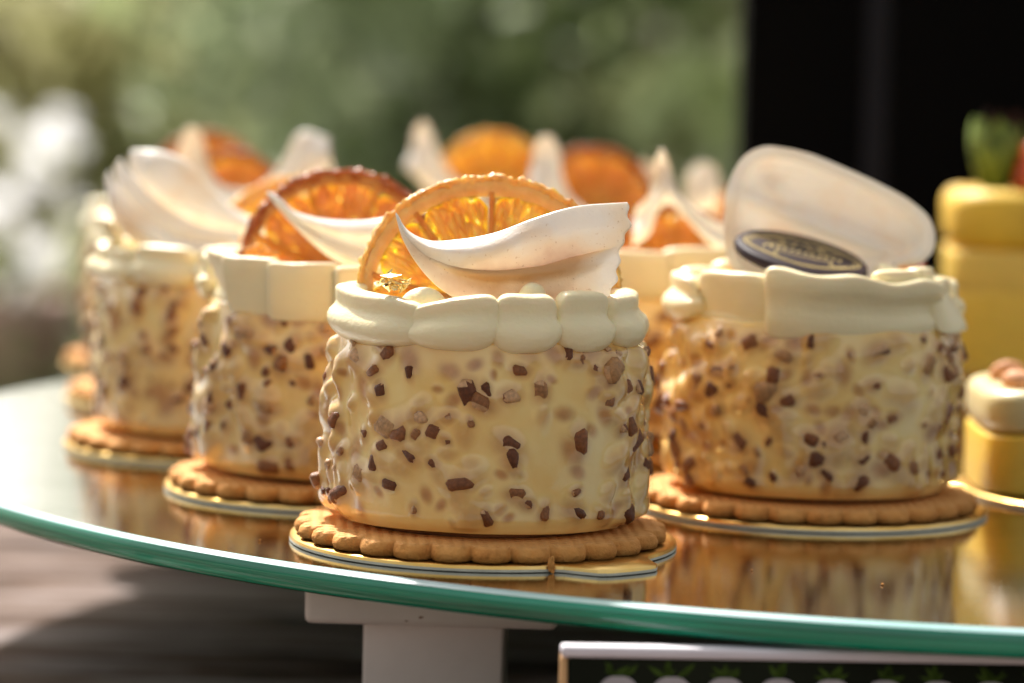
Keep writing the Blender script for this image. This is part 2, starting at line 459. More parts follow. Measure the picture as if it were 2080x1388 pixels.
def nut_mesh(seed):
    r = rng(seed); bm = bmesh.new()
    v, f = box(-1, 1, -.7, .7, -.55, .55)
    v = np.array(v) * r.uniform(.6, 1.1, (8, 3)) + r.normal(size=(8, 3)) * .1
    vv = [bm.verts.new(p * S) for p in v]
    for q in f: bm.faces.new([vv[i] for i in q])
    bmesh.ops.bevel(bm, geom=list(bm.edges), offset=.26 * S, segments=1, profile=.5, affect='EDGES')
    cut = Vector(r.normal(size=3)).normalized(); share = r.uniform(-.2, .9)
    bm.normal_update()
    for f in bm.faces: f.material_index = int(f.normal.dot(cut) > share); f.smooth = True
    me = bpy.data.meshes.new('nut_piece'); bm.to_mesh(me); bm.free()
    for m in M['nut']: me.materials.append(m)
    return me
NUTS = [nut_mesh(70 + k) for k in range(9)]

def add_nuts(body, spots, seed):
    r = rng(seed)
    for a, z, rad, s, rot in spots:
        o = link('nut_piece', NUTS[r.integers(len(NUTS))], body)
        n = Vector((math.sin(a), -math.cos(a), .0))
        q = n.to_track_quat('Z', 'Y') @ Quaternion((0, 0, 1), rot) @ Euler((r.uniform(-.5, .5), r.uniform(-.5, .5), 0)).to_quaternion()
        o.rotation_euler = q.to_euler()
        rad2 = rad + s * .42 * r.uniform(-1.35, -.6)
        o.location = Vector((rad2 * n.x, rad2 * n.y, z)) * S
        o.scale = tuple(s * 1.1 * r.uniform(.8, 1.2, 3))

def biscuit_mesh(seed, nl=28, R=3.5, z0=.135, z1=.415):
    n = nl * 12; r = rng(seed)
    th = np.linspace(0, 2 * PI, n, endpoint=False)
    lob = np.abs(np.cos(th * nl / 2)) ** .62
    lobes = R - .27 + .27 * lob + .015 * vnoise(np.cos(th) * 4, np.sin(th) * 4, 0 * th, seed)
    rings = [(-.12, z0, 0), (-.035, z0 + .035, 0), (0, z0 + .12, 0), (-.005, z1 - .13, 0), (-.04, z1 - .04, .3), (-.10, z1, 1), (-.3, z1 + .005, 1)]
    V, A = [], []
    for off, z, t in rings:
        rr = (lobes + off) if off > -.2 else np.full(n, R - .42)
        zz = z + .012 * vnoise(np.cos(th) * 6, np.sin(th) * 6, np.full(n, z * 9), seed + 4)
        rr = rr + r.normal(size=n) * .006
        V += list(np.stack([rr * np.sin(th), -rr * np.cos(th), zz], -1)); A += [t] * n
    F = []
    for k in range(len(rings) - 1):
        F += [(k * n + i, k * n + (i + 1) % n, (k + 1) * n + (i + 1) % n, (k + 1) * n + i) for i in range(n)]
    V.append((0, 0, z1 + .005)); A.append(1); b = (len(rings) - 1) * n
    F += [(b + i, b + (i + 1) % n, len(V) - 1) for i in range(n)]
    V.append((0, 0, z0)); A.append(0); F += [((i + 1) % n, i, len(V) - 1) for i in range(n)]
    me = mesh('biscuit_base', V, F, M['biscuit'])
    me.attributes.new('top', 'FLOAT', 'POINT').data.foreach_set('value', np.array(A, float)); return me
BISC = [biscuit_mesh(11), biscuit_mesh(23)]

def board_mesh(R=3.64, tab_ang=math.radians(38)):
    """round gold card with a pull tab, grey card edge"""
    n = 160; th = np.linspace(0, 2 * PI, n, endpoint=False)
    V = []; mats = []
    def outline(off):
        x, y = (R + off) * np.sin(th), -(R + off) * np.cos(th)
        # tab: a tongue about 1.7 cm wide that sticks out 0.75 cm
        d = (th - tab_ang + PI) % (2 * PI) - PI
        t = 1 / (1 + np.exp((np.abs(d) - .235) / .022))
        return x + t * .75 * math.sin(tab_ang), y - t * .75 * math.cos(tab_ang)
    for off, z in ((-.02, .002), (0, .015), (0, .06), (-.012, .112), (-.18, .126), (-.24, .118), (-.42, .116)):
        x, y = outline(off) if off > -.1 else ((R + off) * np.sin(th), -(R + off) * np.cos(th))
        V += [(a, b, z) for a, b in zip(x, y)]
    F, fm = [], []
    for k in range(6):
        for i in range(n): F.append((k * n + i, k * n + (i + 1) % n, (k + 1) * n + (i + 1) % n, (k + 1) * n + i)); fm.append(1 if k < 2 else 0)
    V.append((0, 0, .116)); b = 6 * n
    for i in range(n): F.append((b + i, b + (i + 1) % n, len(V) - 1)); fm.append(0)
    V.append((0, 0, .002))
    for i in range(n): F.append(((i + 1) % n, i, len(V) - 1)); fm.append(1)
    me = mesh('cake_board', V, F, [M['gold'], M['card']], True, fm)
    for p_ in me.polygons: p_.use_smooth = p_.material_index == 0 and p_.normal.z > .5
    return me
BOARD = board_mesh()

def ribbon(a0, a1, R, z0, h, t=.3, kind='lobe', p=4, R1=None, z1=None, h1=None, flare=0., twist=0., seed=0, nu=36, nv=44, sag=0., wav=0., groove=0., lipf=.8):
    """piped cream: a section swept along an arc (angles in degrees, 0 faces the front)"""
    R1 = R if R1 is None else R1; z1 = z0 if z1 is None else z1; h1 = h if h1 is None else h1
    u = .5 - .5 * np.cos(np.linspace(0, PI, nu)); ph = np.linspace(0, 2 * PI, nv, endpoint=False)
    U, PH = np.meshgrid(u, ph, indexing='ij')
    zr = .5 - .5 * np.cos(PH)
    if kind == 'lobe':                                  # round belly below, flat-topped lip above it
        zr = .5 - .5 * np.sign(np.cos(PH)) * np.abs(np.cos(PH)) ** .85
        belly = np.sqrt(np.clip(1 - ((zr - .31) / .35) ** 2, 0, 1))
        lipw = .56 * np.clip(1 - np.abs((zr - .80) / .20) ** 5, 0, 1) ** .6
        prof = np.maximum(np.maximum(belly, lipw), .22 * (zr > .25) * (zr < .9))
        sg = np.where(np.sin(PH) >= 0, 1, -1) * np.minimum(1, np.abs(np.sin(PH)) * 5)
        off = sg * t * prof - .10 * t * np.clip((zr - .5) / .2, 0, 1)
    else:
        off = np.sin(PH); off = np.sign(off) * np.abs(off) ** .38 * t * (.8 + .2 * zr)
        zr = .5 - .5 * np.sign(np.cos(PH)) * np.abs(np.cos(PH)) ** .75
        off = off * (1 + .25 * vnoise(U * 5, zr * 3, 0 * U, 30 + seed % 5))
        off = off - groove * (.3 + .7 * U) * np.exp(-((zr - .52) / .17) ** 2) * (np.sin(PH) > 0)
    e = np.sqrt(np.clip(1 - np.abs(2 * U - 1) ** p, 0, 1))
    hh = h + (h1 - h) * U; zz0 = z0 + (z1 - z0) * U + sag * np.sin(PI * U)
    zc = .45
    if kind == 'lobe':
        hi = np.clip((zr - .52) / .12, 0, 1); e2 = np.clip(1 - np.abs((2 * U - 1) / lipf) ** 6, 0, 1) ** .5
        ez = (1 - hi) * e + hi * (.35 + .65 * e2); e = (1 - hi) * e + hi * e2
        zrel = zc + (zr - zc) * ez
    else: zrel = zc + (zr - zc) * (.72 + .28 * e)
    Zz = zz0 + hh * zrel + wav * np.sin(U * 17 + seed) * zr ** 3
    A = np.radians(a0 + (a1 - a0) * U)
    Rr = R + (R1 - R) * U + off * e + flare * (zrel - .3) + twist * (U - .5) * (zrel - .5)
    X, Y = Rr * np.sin(A), -Rr * np.cos(A)
    n_ = .03 * vnoise(X * 2.2, Y * 2.2, Zz * 2.2, 40 + seed % 7) + .008 * vnoise(X * 8, Y * 8, Zz * 8, 47)
    V = np.stack([X + n_ * np.sin(A), Y - n_ * np.cos(A), Zz + n_], -1).reshape(-1, 3)
    F = grid_faces(nu, nv, False, True)
    F.append(tuple(range(nv - 1, -1, -1))); F.append(tuple(range((nu - 1) * nv, nu * nv)))
    return mesh('cream_petal', V, F, M['cream'])

def cream_blob(c, r, seed, sq=(1, 1, .8)):
    nu, nv = 14, 20
    V, F = lathe([(math.sin(PI * i / nu), -math.cos(PI * i / nu)) if 0 < i < nu else (0, -math.cos(PI * i / nu)) for i in range(nu + 1)], nv)
    V = np.array(V); k = 1 + .12 * vnoise(V[:, 0] * 2, V[:, 1] * 2, V[:, 2] * 2, seed % 9)
    return mesh('cream_dollop', V * k[:, None] * r * np.array(sq) + np.array(c), F, M['cream'])

def cream_floor(R=2.6, z=4.02):
    V, F = lathe([(0, z + .5), (R * .6, z + .48), (R * .86, z + .44), (R, z + .2), (R + .12, z - .05), (R, z - .08), (0, z - .08)], 64)
    V = np.array(V); V[:, 2] += .03 * vnoise(V[:, 0] * 1.7, V[:, 1] * 1.7, 0 * V[:, 0], 3)
    return mesh('cream_layer', V, F, M['cream'])
CFLOOR = cream_floor()
V, F = lathe([(0, .42), (2.35, .42), (2.4, .47), (2.35, .55), (0, .55)], 64)
FOOT = mesh('shaded_sponge_foot', V, F, m_simple('shaded_sponge', (.22, .09, .03), .85, .3, 150, .5, .001))  # recessed foot, coloured dark to deepen the shadow gap under the cake

def sheet(T, B, depth, n=(44, 26), thick=.07, edge=None, name='chocolate_curl', dust_shade=None, fold=None):
    """thin curl between an upper and a lower outline (points x, y, z in cm); depth(u, v) pushes it along y"""
    nu, nv = n
    t, b = spline(T, nu), spline(B, nu)
    u = np.linspace(0, 1, nu)[:, None]; v = np.linspace(0, 1, nv)[None, :]
    P = t[:, None, :] * (1 - v[..., None]) + b[:, None, :] * v[..., None]
    P[..., 1] += depth(u, v)
    if edge is not None: P[..., 0] += edge(u, v)
    if fold is not None: P[..., 2] += fold(u, v)
    # close it: front and back skins around the mid surface
    du = np.gradient(P, axis=0); dv = np.gradient(P, axis=1); N = np.cross(du, dv)
    N /= np.linalg.norm(N, axis=2, keepdims=True) + 1e-9
    tk = thick * (.35 + .65 * np.clip(np.minimum(np.minimum(v, 1 - v) * 8, np.minimum(u, 1 - u) * 10), 0, 1) ** .5)
    a, c = P + N * tk[..., None] / 2, P - N * tk[..., None] / 2
    V = np.concatenate([a.reshape(-1, 3), c.reshape(-1, 3)]); k = nu * nv
    F = grid_faces(nu, nv) + [tuple(reversed(f)) for f in grid_faces(nu, nv, base=k)]
    ring = [i * nv for i in range(nu)] + [(nu - 1) * nv + j for j in range(1, nv)] + [i * nv + nv - 1 for i in range(nu - 2, -1, -1)] + [j for j in range(nv - 2, 0, -1)]
    for i in range(len(ring)):
        p, q = ring[i], ring[(i + 1) % len(ring)]; F.append((q, p, p + k, q + k))
    me = mesh(name, V, F, M['shard'])
    if dust_shade is not None: me.attributes.new('dust_shade', 'FLOAT', 'POINT').data.foreach_set('value', np.tile((dust_shade(u, v) + 0 * u * v).ravel(), 2))
    return me

def px(pts, C, yl):
    """photo outline -> cake-local centimetres on the upright plane yl in front of / behind the cake's axis"""
    out = []
    for p in pts:
        y = yl if len(p) == 2 else yl + p[2]
        q = at(p[0], p[1], C[1] + y); out.append((q[0] - C[0], y, q[2]))
    return out

def orange_slice(parent, C, pc, Rcm, yl, tilt, yaw=0, style='bright', seed=0, nseg=9, bowl=.45, spin=0., oval=1.0):
    """dried orange slice standing in the cream: rind ring, pith, membrane and one part for each segment"""
    q = at(pc[0], pc[1], C[1] + yl)
    mats = (M['rind'], M['pith'], M['pulp'], M['web']) if style == 'bright' else (M['rind_dark'], M['pith_dark'], M['pulp_dark'], M['web'])
    r_ = rng(900 + seed)
    def shape(V):                                    # bowl + gentle warp, disc in the xz plane, hollow towards the front
        V = np.asarray(V, float); rr = np.hypot(V[:, 0], V[:, 2]) / Rcm
        V[:, 1] += bowl * (1 - np.clip(rr, 0, 1.2) ** 2.5) + .10 * Rcm / 2.5 * vnoise(V[:, 0] * .8, V[:, 1] * 0, V[:, 2] * .8, seed)
        V[:, 0] *= oval
        return V
    rot = Euler((-math.radians(tilt), 0, math.radians(yaw)))
    n = 220; th = np.linspace(0, 2 * PI, n, endpoint=False)
    ns = 12; ph = np.linspace(0, 2 * PI, ns, endpoint=False)
    TH, PH = np.meshgrid(th, ph, indexing='ij')
    lump = .032 * vnoise(np.cos(TH) * 40, np.sin(TH) * 40, np.cos(PH) * 3, 2 + seed) + .028 * r_.normal(size=TH.shape)
    rw = .027 if style == 'bright' else .042
    rad = Rcm * (1.002 - rw) + (rw * Rcm + lump * .9) * np.cos(PH)
    V = np.stack([rad * np.cos(TH), (.15 + lump * .5) * np.sin(PH) - .05, rad * np.sin(TH)], -1).reshape(-1, 3)
    root = link('orange_slice', mesh('rind_ring', shape(V), grid_faces(n, ns, True, True), mats[0]), parent, (q[0] - C[0], yl, q[2]), rot)
    # pith: inner wall of the ring
    prof = [(.955, -.13), (.935, -.11), (.91, -.02), (.885, .05), (.88, .10), (.94, .12)]
    V = np.concatenate([np.stack([(a * Rcm + .012 * vnoise(np.cos(th) * 9, np.sin(th) * 9, 0 * th, seed)) * np.cos(th), np.full(n, b), a * Rcm * np.sin(th)], -1) for a, b in prof])
    F = [(k * n + i, k * n + (i + 1) % n, (k + 1) * n + (i + 1) % n, (k + 1) * n + i) for k in range(len(prof) - 1) for i in range(n)]
    link('pith_ring', mesh('pith_ring', shape(V), F, mats[1]), root)
    # membrane web: one thin radial wall between each two segments
    V, F = [], []
    for k in range(nseg):
        a_ = 2 * PI * k / nseg + spin; rs = np.linspace(.03, .9, 10) * Rcm; hw = .05
        n0 = len(V)
        for rr in rs:
            for sx, yy in ((-hw, .0), (hw, .0), (hw, .14), (-hw, .14)): V.append((rr * math.cos(a_) - sx * math.sin(a_), yy, rr * math.sin(a_) + sx * math.cos(a_)))
        F += grid_faces(10, 4, False, True, n0)
    link('membrane', mesh('membrane', shape(V), F, mats[3]), root)
    ga = .016
    for k in range(nseg):
        a0, a1 = 2 * PI * k / nseg + spin, 2 * PI * (k + 1) / nseg + spin
        a0 += r_.uniform(-.04, .04); nr, na = 22, 18
        R0, R1 = Rcm * .06, Rcm * r_.uniform(.895, .91)
        U, W = np.meshgrid(np.linspace(0, 1, na), np.linspace(0, 1, nr), indexing='ij')
        rad = R0 + (R1 - R0) * (W - .13 * (2 * U - 1) ** 4 * W)
        gap = np.minimum(ga * Rcm / np.maximum(rad, .2) * .5, .16)
        A = a0 + gap + (a1 - a0 - 2 * gap) * U
        edge = np.clip(1 - (2 * U - 1) ** 6, 0, 1) * np.clip(1 - (2 * W - 1) ** 6, 0, 1)
        sacs = .035 * np.sin(A * 33 + 2.2 * np.sin(rad * 5 + k)) * np.cos(rad * 7 + k + 1.5 * np.sin(A * 21)) + .02 * r_.normal(size=A.shape)
        Yf = .07 - (.05 + sacs) * edge ** .5
        Yb = .09 + (.03 + sacs) * edge ** .5
        f1 = np.stack([rad * np.cos(A), Yf, rad * np.sin(A)], -1).reshape(-1, 3)
        f2 = np.stack([rad * np.cos(A), Yb, rad * np.sin(A)], -1).reshape(-1, 3)
        V = np.concatenate([f1, f2]); F = grid_faces(na, nr) + [tuple(reversed(f)) for f in grid_faces(na, nr, base=na * nr)]
        ring = [i * nr for i in range(na)] + [(na - 1) * nr + j for j in range(1, nr)] + [i * nr + nr - 1 for i in range(na - 2, -1, -1)] + [j for j in range(nr - 2, 0, -1)]
        F += [(ring[(i + 1) % len(ring)], ring[i], ring[i] + na * nr, ring[(i + 1) % len(ring)] + na * nr) for i in range(len(ring))]
        me = mesh('segment', shape(V), F, mats[2])
        pa = np.stack([A.ravel() * 3.2, rad.ravel() * 2.0, np.full(A.size, k * 3.1)], -1); pa = np.concatenate([pa, pa + 7])
        me.attributes.new('pulp', 'FLOAT_VECTOR', 'POINT').data.foreach_set('vector', pa.ravel().astype(np.float32))
        link('segment', me, root)
    return root

BODIES = {}
def get_body(key, nth, nz, n):
    if key not in BODIES: BODIES[key] = body_mesh(key, nth, nz, n)
    return BODIES[key]

def pastry(label, C, body_key, res, nn, spin, bisc, bspin, group='nut glazed mini cakes on the tray'):
    c = thing('mini_cake', label, 'cake', (C[0], C[1], 0), group)
    b = link('biscuit_base', BISC[bisc], c, (-.05, -.10, 0), (0, 0, math.radians(bspin)))
    me, spots = get_body(body_key, *res, nn)
    bd = link('cake_body', me, c, (0, 0, 0), (0, 0, math.radians(spin)))
    add_nuts(bd, spots, body_key + int(spin))
    link('shaded_sponge_foot', FOOT, c)
    link('cream_layer', CFLOOR, c)
    return c

def board(label, C, rot):
    o = link('cake_board', BOARD, None, (C[0], C[1], 0.002), (0, 0, math.radians(rot)))
    return tag(o, label, 'cake board', 'gold cake boards on the tray')

def lobes(c, angs, seed, R=2.72, z0=3.9, h=1.0, t=.40, kind='lobe', p=3.2, flare=.05, over=4, **kw):
    r = rng(seed)
    for i in range(len(angs) - 1):
        link('cream_petal', ribbon(angs[i] - over, angs[i + 1] + over, R + r.uniform(-.06, .06), z0 + r.uniform(-.05, .03), h * r.uniform(.9, 1.08), t, kind, p, flare=flare, seed=seed * 10 + i, **kw), c)

# ------------------------------------------------------------------ the mini cakes
FRONT, SECOND, THIRD, RIGHT = (-.45, -.3), (-3.58, 6.35), (-6.72, 13.1), (6.25, 5.4)
MID, FOURTH, FIFTH, FAR, BACK, HIND = (2.8, 13.2), (-8.2, 23.0), (-9.6, 32.0), (-1.2, 31.0), (2.8, 23.2), (6.5, 30.0)

# --- front cake: the one in focus
c = pastry('front mini cake with gold leaf, bright orange slice and white chocolate curl', FRONT, 301, (640, 220), 350, 0, 0, 4)
board('gold card board under the front mini cake with gold leaf', FRONT, 0)
for a0, a1, kw in (
        (-96, -21, dict(R=2.62, z0=3.86, h=1.00, t=.39, p=3.4, flare=.10, seed=1, R1=2.66, z1=3.78, h1=.92, lipf=.97)),
        (-33, 6, dict(R=2.66, z0=3.82, h=.74, t=.39, p=2.6, h1=1.12, flare=.02, seed=2, lipf=.95)),
        (0, 30, dict(R=2.64, z0=3.82, h=1.08, t=.41, p=2.5, seed=3, lipf=.84)),
        (25, 57, dict(R=2.62, z0=3.80, h=1.10, t=.41, p=2.5, seed=4, lipf=.82)),
        (51, 84, dict(R=2.66, z0=3.80, h=1.00, t=.39, p=2.5, seed=5, lipf=.8)),
        (80, 116, dict(R=2.62, z0=3.84, h=.98, t=.4, p=2.8, seed=6)),
        (110, 146, dict(R=2.62, z0=3.84, h=.98, t=.4, p=2.8, seed=7)),
        (140, 178, dict(R=2.62, z0=3.84, h=.96, t=.4, p=2.8, seed=8)),
        (172, 212, dict(R=2.62, z0=3.84, h=.98, t=.4, p=2.8, seed=9)),
        (206, 244, dict(R=2.62, z0=3.84, h=.94, t=.4, p=2.8, seed=10)),
        (238, 270, dict(R=2.62, z0=3.84, h=.96, t=.4, p=2.8, seed=11))):
    link('cream_petal', ribbon(a0, a1, **kw), c)
link('cream_dollop', cream_blob((.78, -1.75, 4.78), .26, 1, (1, 1, .9)), c)
link('cream_dollop', cream_blob((-1.15, -1.55, 4.55), .42, 2, (1, .8, .8)), c)
link('cream_dollop', cream_blob((2.0, -1.0, 4.5), .42, 3, (1, 1, .8)), c)
orange_slice(c, FRONT, (994, 598), 2.5, .55, 30, 0, 'bright', 1, 9, .5, spin=.18)
T = px([(802, 435), (826, 470), (868, 490), (930, 488), (1000, 475), (1080, 446), (1160, 422), (1275, 412)], FRONT, -1.35)
B = px([(802, 437), (816, 484), (845, 534), (887, 580), (945, 616), (1025, 645), (1120, 655), (1222, 628)], FRONT, -1.35)
def dep(u, v):
    amp = np.clip(u / .3, 0, 1) * np.clip((1.02 - u) / .3, .12, 1)
    c0 = .44 + .10 * (.7 - u)
    slit = np.exp(-((v - c0) / .04) ** 2); r1 = np.exp(-((v - c0 + .22) / .20) ** 2); r2 = np.exp(-((v - c0 - .10) / .06) ** 2)
    mid = np.clip((u - .22) / .25, 0, 1) * np.clip((.98 - u) / .25, 0, 1)
    return mid * (.45 * slit - .16 * r2) - amp * .24 * r1 + .5 * (1 - u) ** 3 - .30 * v * np.sin(PI * u) + .25 * u ** 2 * (1 - v) + .05 * np.sin(u * 9 + v * 3)
fold = lambda u, v: -np.clip(u / .35, 0, 1) * np.clip((1.0 - u) / .3, 0, 1) * .20 * np.exp(-((v - .44 - .10 * (.7 - u) + .07) / .06) ** 2)
dst = lambda u, v: np.clip(np.exp(-((v - .46 - .10 * (.7 - u)) / .13) ** 2) * np.clip((u - .15) / .3, 0, 1) * np.clip((1 - u) / .2, 0, 1) + .45 * np.exp(-((v - .75) / .22) ** 2) * np.sin(PI * u) + .3 * np.clip(v - .3, 0, 1), 0, 1)  # gold dusting, and the crease's tan shading put into the colour
ej = lambda u, v: np.clip((u - .82) / .18, 0, 1) * (.16 * np.interp(v, [0, .22, .42, .5, .75, 1], [0, 1, .5, .62, .9, 0]) + .03 * np.sin(v * 37))
link('chocolate_curl', sheet(T, B, dep, (90, 60), .045, ej, dust_shade=dst, fold=fold), c)
# gold leaf flake
r = rng(77); gv, gf = [], []
gc = np.array(px([(785, 577)], FRONT, -2.0)[0])
for k in range(18):
    cc = gc + r.normal(size=3) * np.array([.17, .1, .05]) + np.array([0, 0, .02]); ax = r.normal(size=3); ax[2] *= .5; ax /= np.linalg.norm(ax)
    bx = np.cross(ax, r.normal(size=3)); bx /= np.linalg.norm(bx); l1, l2 = r.uniform(.10, .24), r.uniform(.04, .09)
    n0 = len(gv); nx = np.cross(ax, bx) * .006
    q4 = [cc - ax * l1 - bx * l2 * .4, cc + ax * l1 * .1 - bx * l2, cc + ax * l1, cc - ax * l1 * .2 + bx * l2]
    gv += [p + nx for p in q4] + [p - nx + np.cross(ax, bx) * 0 for p in q4]
    gf += [(n0, n0 + 1, n0 + 2), (n0, n0 + 2, n0 + 3), (n0 + 6, n0 + 5, n0 + 4), (n0 + 7, n0 + 6, n0 + 4)] + [(n0 + i, n0 + 4 + i, n0 + 4 + (i + 1) % 4, n0 + (i + 1) % 4) for i in range(4)]
link('gold_leaf', mesh('gold_leaf', gv, gf, M['leaf_gold'], False), c)['label'] = 'crumpled gold leaf flake'
cr = rng(3); V, F = lathe([(0, -1), (.5, -.7), (.8, 0), (.5, .7), (0, 1)], 9)
V = np.array(V) * np.array([.09, .06, .17]) + cr.normal(size=(len(V), 3)) * .018 + np.array(px([(1098, 1146)], FRONT, -3.5)[0])
link('crumb', mesh('crumb', V, F, M['biscuit'], False), [o for o in c.children if o.name.startswith('biscuit')][0])

# --- second cake, left behind the front one
c = pastry('mini cake left of the front one, dark-rimmed orange slice, flat cream panels', SECOND, 302, (420, 140), 330, 20, 1, 15)
board('gold card board left of the front one, under the cake with dark-rimmed slice', SECOND, 70)
for i, (a0, a1, kw) in enumerate((
        (-84, -42, dict(R=2.42, z0=3.95, h=1.10, t=.22, p=5, flare=.40, R1=2.62)),
        (-50, -24, dict(R=2.86, z0=3.80, h=1.20, t=.19, p=14, flare=.16, R1=2.68)),
        (-27, 2, dict(R=2.90, z0=3.76, h=1.20, t=.19, p=14, flare=.10, R1=2.70, z1=3.74)),
        (0, 30, dict(R=2.9, R1=2.7, z0=3.74, h=1.16, t=.17, p=14, flare=.1)), (28, 58, dict(R=2.8, z0=3.8, h=1.2, t=.17, p=14, flare=.1)),
        (56, 92, dict(R=2.76, z0=3.85, h=1.1, t=.2, p=8, flare=.2)))):
    link('cream_petal', ribbon(a0, a1, kind='slab', seed=20 + i, **kw), c)
lobes(c, [92, 124, 158, 192, 228, 268], 21)
orange_slice(c, SECOND, (690, 544), 2.15, .35, 18, 0, 'dark', 2, 8, .62, spin=.4)
T = px([(539, 390), (566, 406), (592, 428), (640, 443), (700, 449), (760, 447), (800, 440)], SECOND, -1.2)
B = px([(538, 392), (556, 414), (588, 450), (630, 492), (684, 532), (740, 556), (800, 565)], SECOND, -1.2)
dd = lambda u, v: np.clip(u / .35, 0, 1) * (.26 * np.exp(-((v - .55) / .12) ** 2) - .25 * np.exp(-((v - .25) / .2) ** 2) - .2 * np.exp(-((v - .75) / .12) ** 2)) + .4 * (1 - u) ** 2
link('chocolate_curl', sheet(T, B, dd, (40, 26), .075), c)
for k, (x, y) in enumerate(((505, 506), (520, 500), (540, 504), (556, 512), (530, 512))):
    V, F = lathe([(0, -1), (.6, -.6), (.9, 0), (.6, .7), (0, 1)], 9); V = np.array(V) * .11 + cr.normal(size=(len(V), 3)) * .02 + np.array(px([(x, y + 6)], SECOND, -1.6)[0])
    link('crumb', mesh('crumb', V, F, M['biscuit'], False), c)

# --- third cake, far left of the row
c = pastry('mini cake with large ridged white curl, third along the left edge', THIRD, 303, (300, 110), 240, -35, 0, 40)
board('gold card board nearest the left rim, under the cake with ridged curl', THIRD, 170)
lobes(c, [-105, -72, -42, -8, 28, 62, 98, 140, 180, 218, 255], 31, R=2.66, h=.86, t=.42, p=2.6)
orange_slice(c, THIRD, (612, 536), 2.25, .35, 28, 0, 'bright', 3, 8, .45, spin=.1)
for k, (T_, B_, yl) in enumerate((
        ([(214, 350), (244, 396), (298, 446), (370, 486), (450, 500)], [(209, 364), (220, 428), (262, 486), (335, 526), (450, 545)], -1.5),
        ([(238, 323), (278, 372), (338, 424), (410, 460), (490, 472)], [(226, 345), (246, 420), (298, 478), (380, 512), (490, 524)], -1.15),
        ([(262, 306), (325, 308), (380, 330), (430, 384), (500, 438), (570, 450)], [(256, 332), (288, 398), (345, 444), (410, 468), (490, 480), (570, 486)], -.8))):
    link('chocolate_curl', sheet(px(T_, THIRD, yl), px(B_, THIRD, yl), lambda u, v: -.28 * np.sin(PI * v) * np.clip(u / .15, .3, 1) + .5 * (1 - u) ** 2, (40, 20), .06), c)
link('cream_petal', ribbon(-84, -62, 2.5, 4.5, .85, .18, 'slab', 4, flare=.5, seed=37), c)

# --- right cake with the medallion
c = pastry('right mini cake topped with dark chocolate medallion and rounded white shell', RIGHT, 304, (520, 180), 350, 10, 1, 0)
board('gold card board under the right cake with chocolate medallion', RIGHT, 135)
for i, (a0, a1, kw) in enumerate((
        (-68, -20, dict(R=2.48, z0=3.82, h=1.16, t=.3, p=4, flare=.3)),
        (-27, 62, dict(R=2.72, z0=3.68, h=1.42, t=.26, p=26, R1=2.55, z1=3.72, h1=1.10, flare=.16, wav=.05, nu=60, groove=.22)),
        (54, 92, dict(R=2.72, z0=3.78, h=1.2, t=.26, p=5, flare=-.7, h1=1.2)),
        (44, 66, dict(R=2.34, z0=4.3, h=.85, t=.24, p=3, flare=.1)), (20, 50, dict(R=2.36, z0=4.25, h=.84, t=.22, p=3, flare=.15)), (60, 84, dict(R=2.52, z0=4.2, h=.7, t=.26, p=3, flare=.0)))):
    link('cream_petal', ribbon(a0, a1, kind='slab', seed=50 + i, **kw), c)
lobes(c, [92, 124, 158, 192, 228, 262, 294], 51)
orange_slice(c, RIGHT, (1690, 570), 2.0, 1.1, 48, 0, 'dark', 4, 8, .4)
bd_ = [(1471, 441), (1477, 395), (1492, 349), (1518, 315), (1555, 299), (1598, 302), (1647, 313), (1719, 342), (1791, 375), (1858, 414), (1889, 444), (1901, 482), (1892, 516), (1863, 536), (1829, 541), (1770, 570), (1690, 596), (1600, 600), (1530, 588), (1484, 540), (1472, 488), (1471, 441)]
O = spline(px(bd_, RIGHT, .15), 121)[:-1]; cen = O.mean(0)
nr = 26; rr_ = np.linspace(0.02, 1, nr); V = []
for a in rr_:
    P = cen + (O - cen) * a
    x, z = P[:, 0], P[:, 2]
    dish = .75 * (1 - a ** 3.0) - .16 * np.exp(-((a - .93) / .05) ** 2)
    ridge = -.30 * np.exp(-((z - 5.72 + .34 * (x - .3)) / .20) ** 2) * (1 - a ** 4) + .22 * np.exp(-((z - 5.35 + .22 * (x - .3)) / .16) ** 2) * (1 - a ** 4) - .25 * np.exp(-((z - 6.25 + .3 * x) ** 2 / .05 + (x + .9) ** 2 / .08))
    Q = P.copy(); Q[:, 1] += dish + ridge + .18 * (z - 5) ; V.append(Q)
V = np.array(V).transpose(1, 0, 2); nb = V.shape[0]
du = np.roll(V, -1, 0) - np.roll(V, 1, 0); dv = np.gradient(V, axis=1); N = np.cross(du, dv); N /= np.linalg.norm(N, axis=2, keepdims=True) + 1e-9
tk = .10 * np.ones(nr) + .05 * np.exp(-((rr_ - .95) / .06) ** 2); tk[-1] *= .5
A_, B_ = (V + N * tk[None, :, None] / 2).reshape(-1, 3), (V - N * tk[None, :, None] / 2).reshape(-1, 3); k = nb * nr
F = grid_faces(nb, nr, True, False) + [tuple(reversed(f)) for f in grid_faces(nb, nr, True, False, k)]
F += [(i * nr + nr - 1, i * nr + nr - 1 + k, ((i + 1) % nb) * nr + nr - 1 + k, ((i + 1) % nb) * nr + nr - 1) for i in range(nb)]
F += [tuple(i * nr for i in range(nb - 1, -1, -1)), tuple(k + i * nr for i in range(nb))]
link('chocolate_shell', mesh('chocolate_shell', np.concatenate([A_, B_]), F, M['shard']), c)['label'] = 'rounded spoon-shaped white chocolate shell'
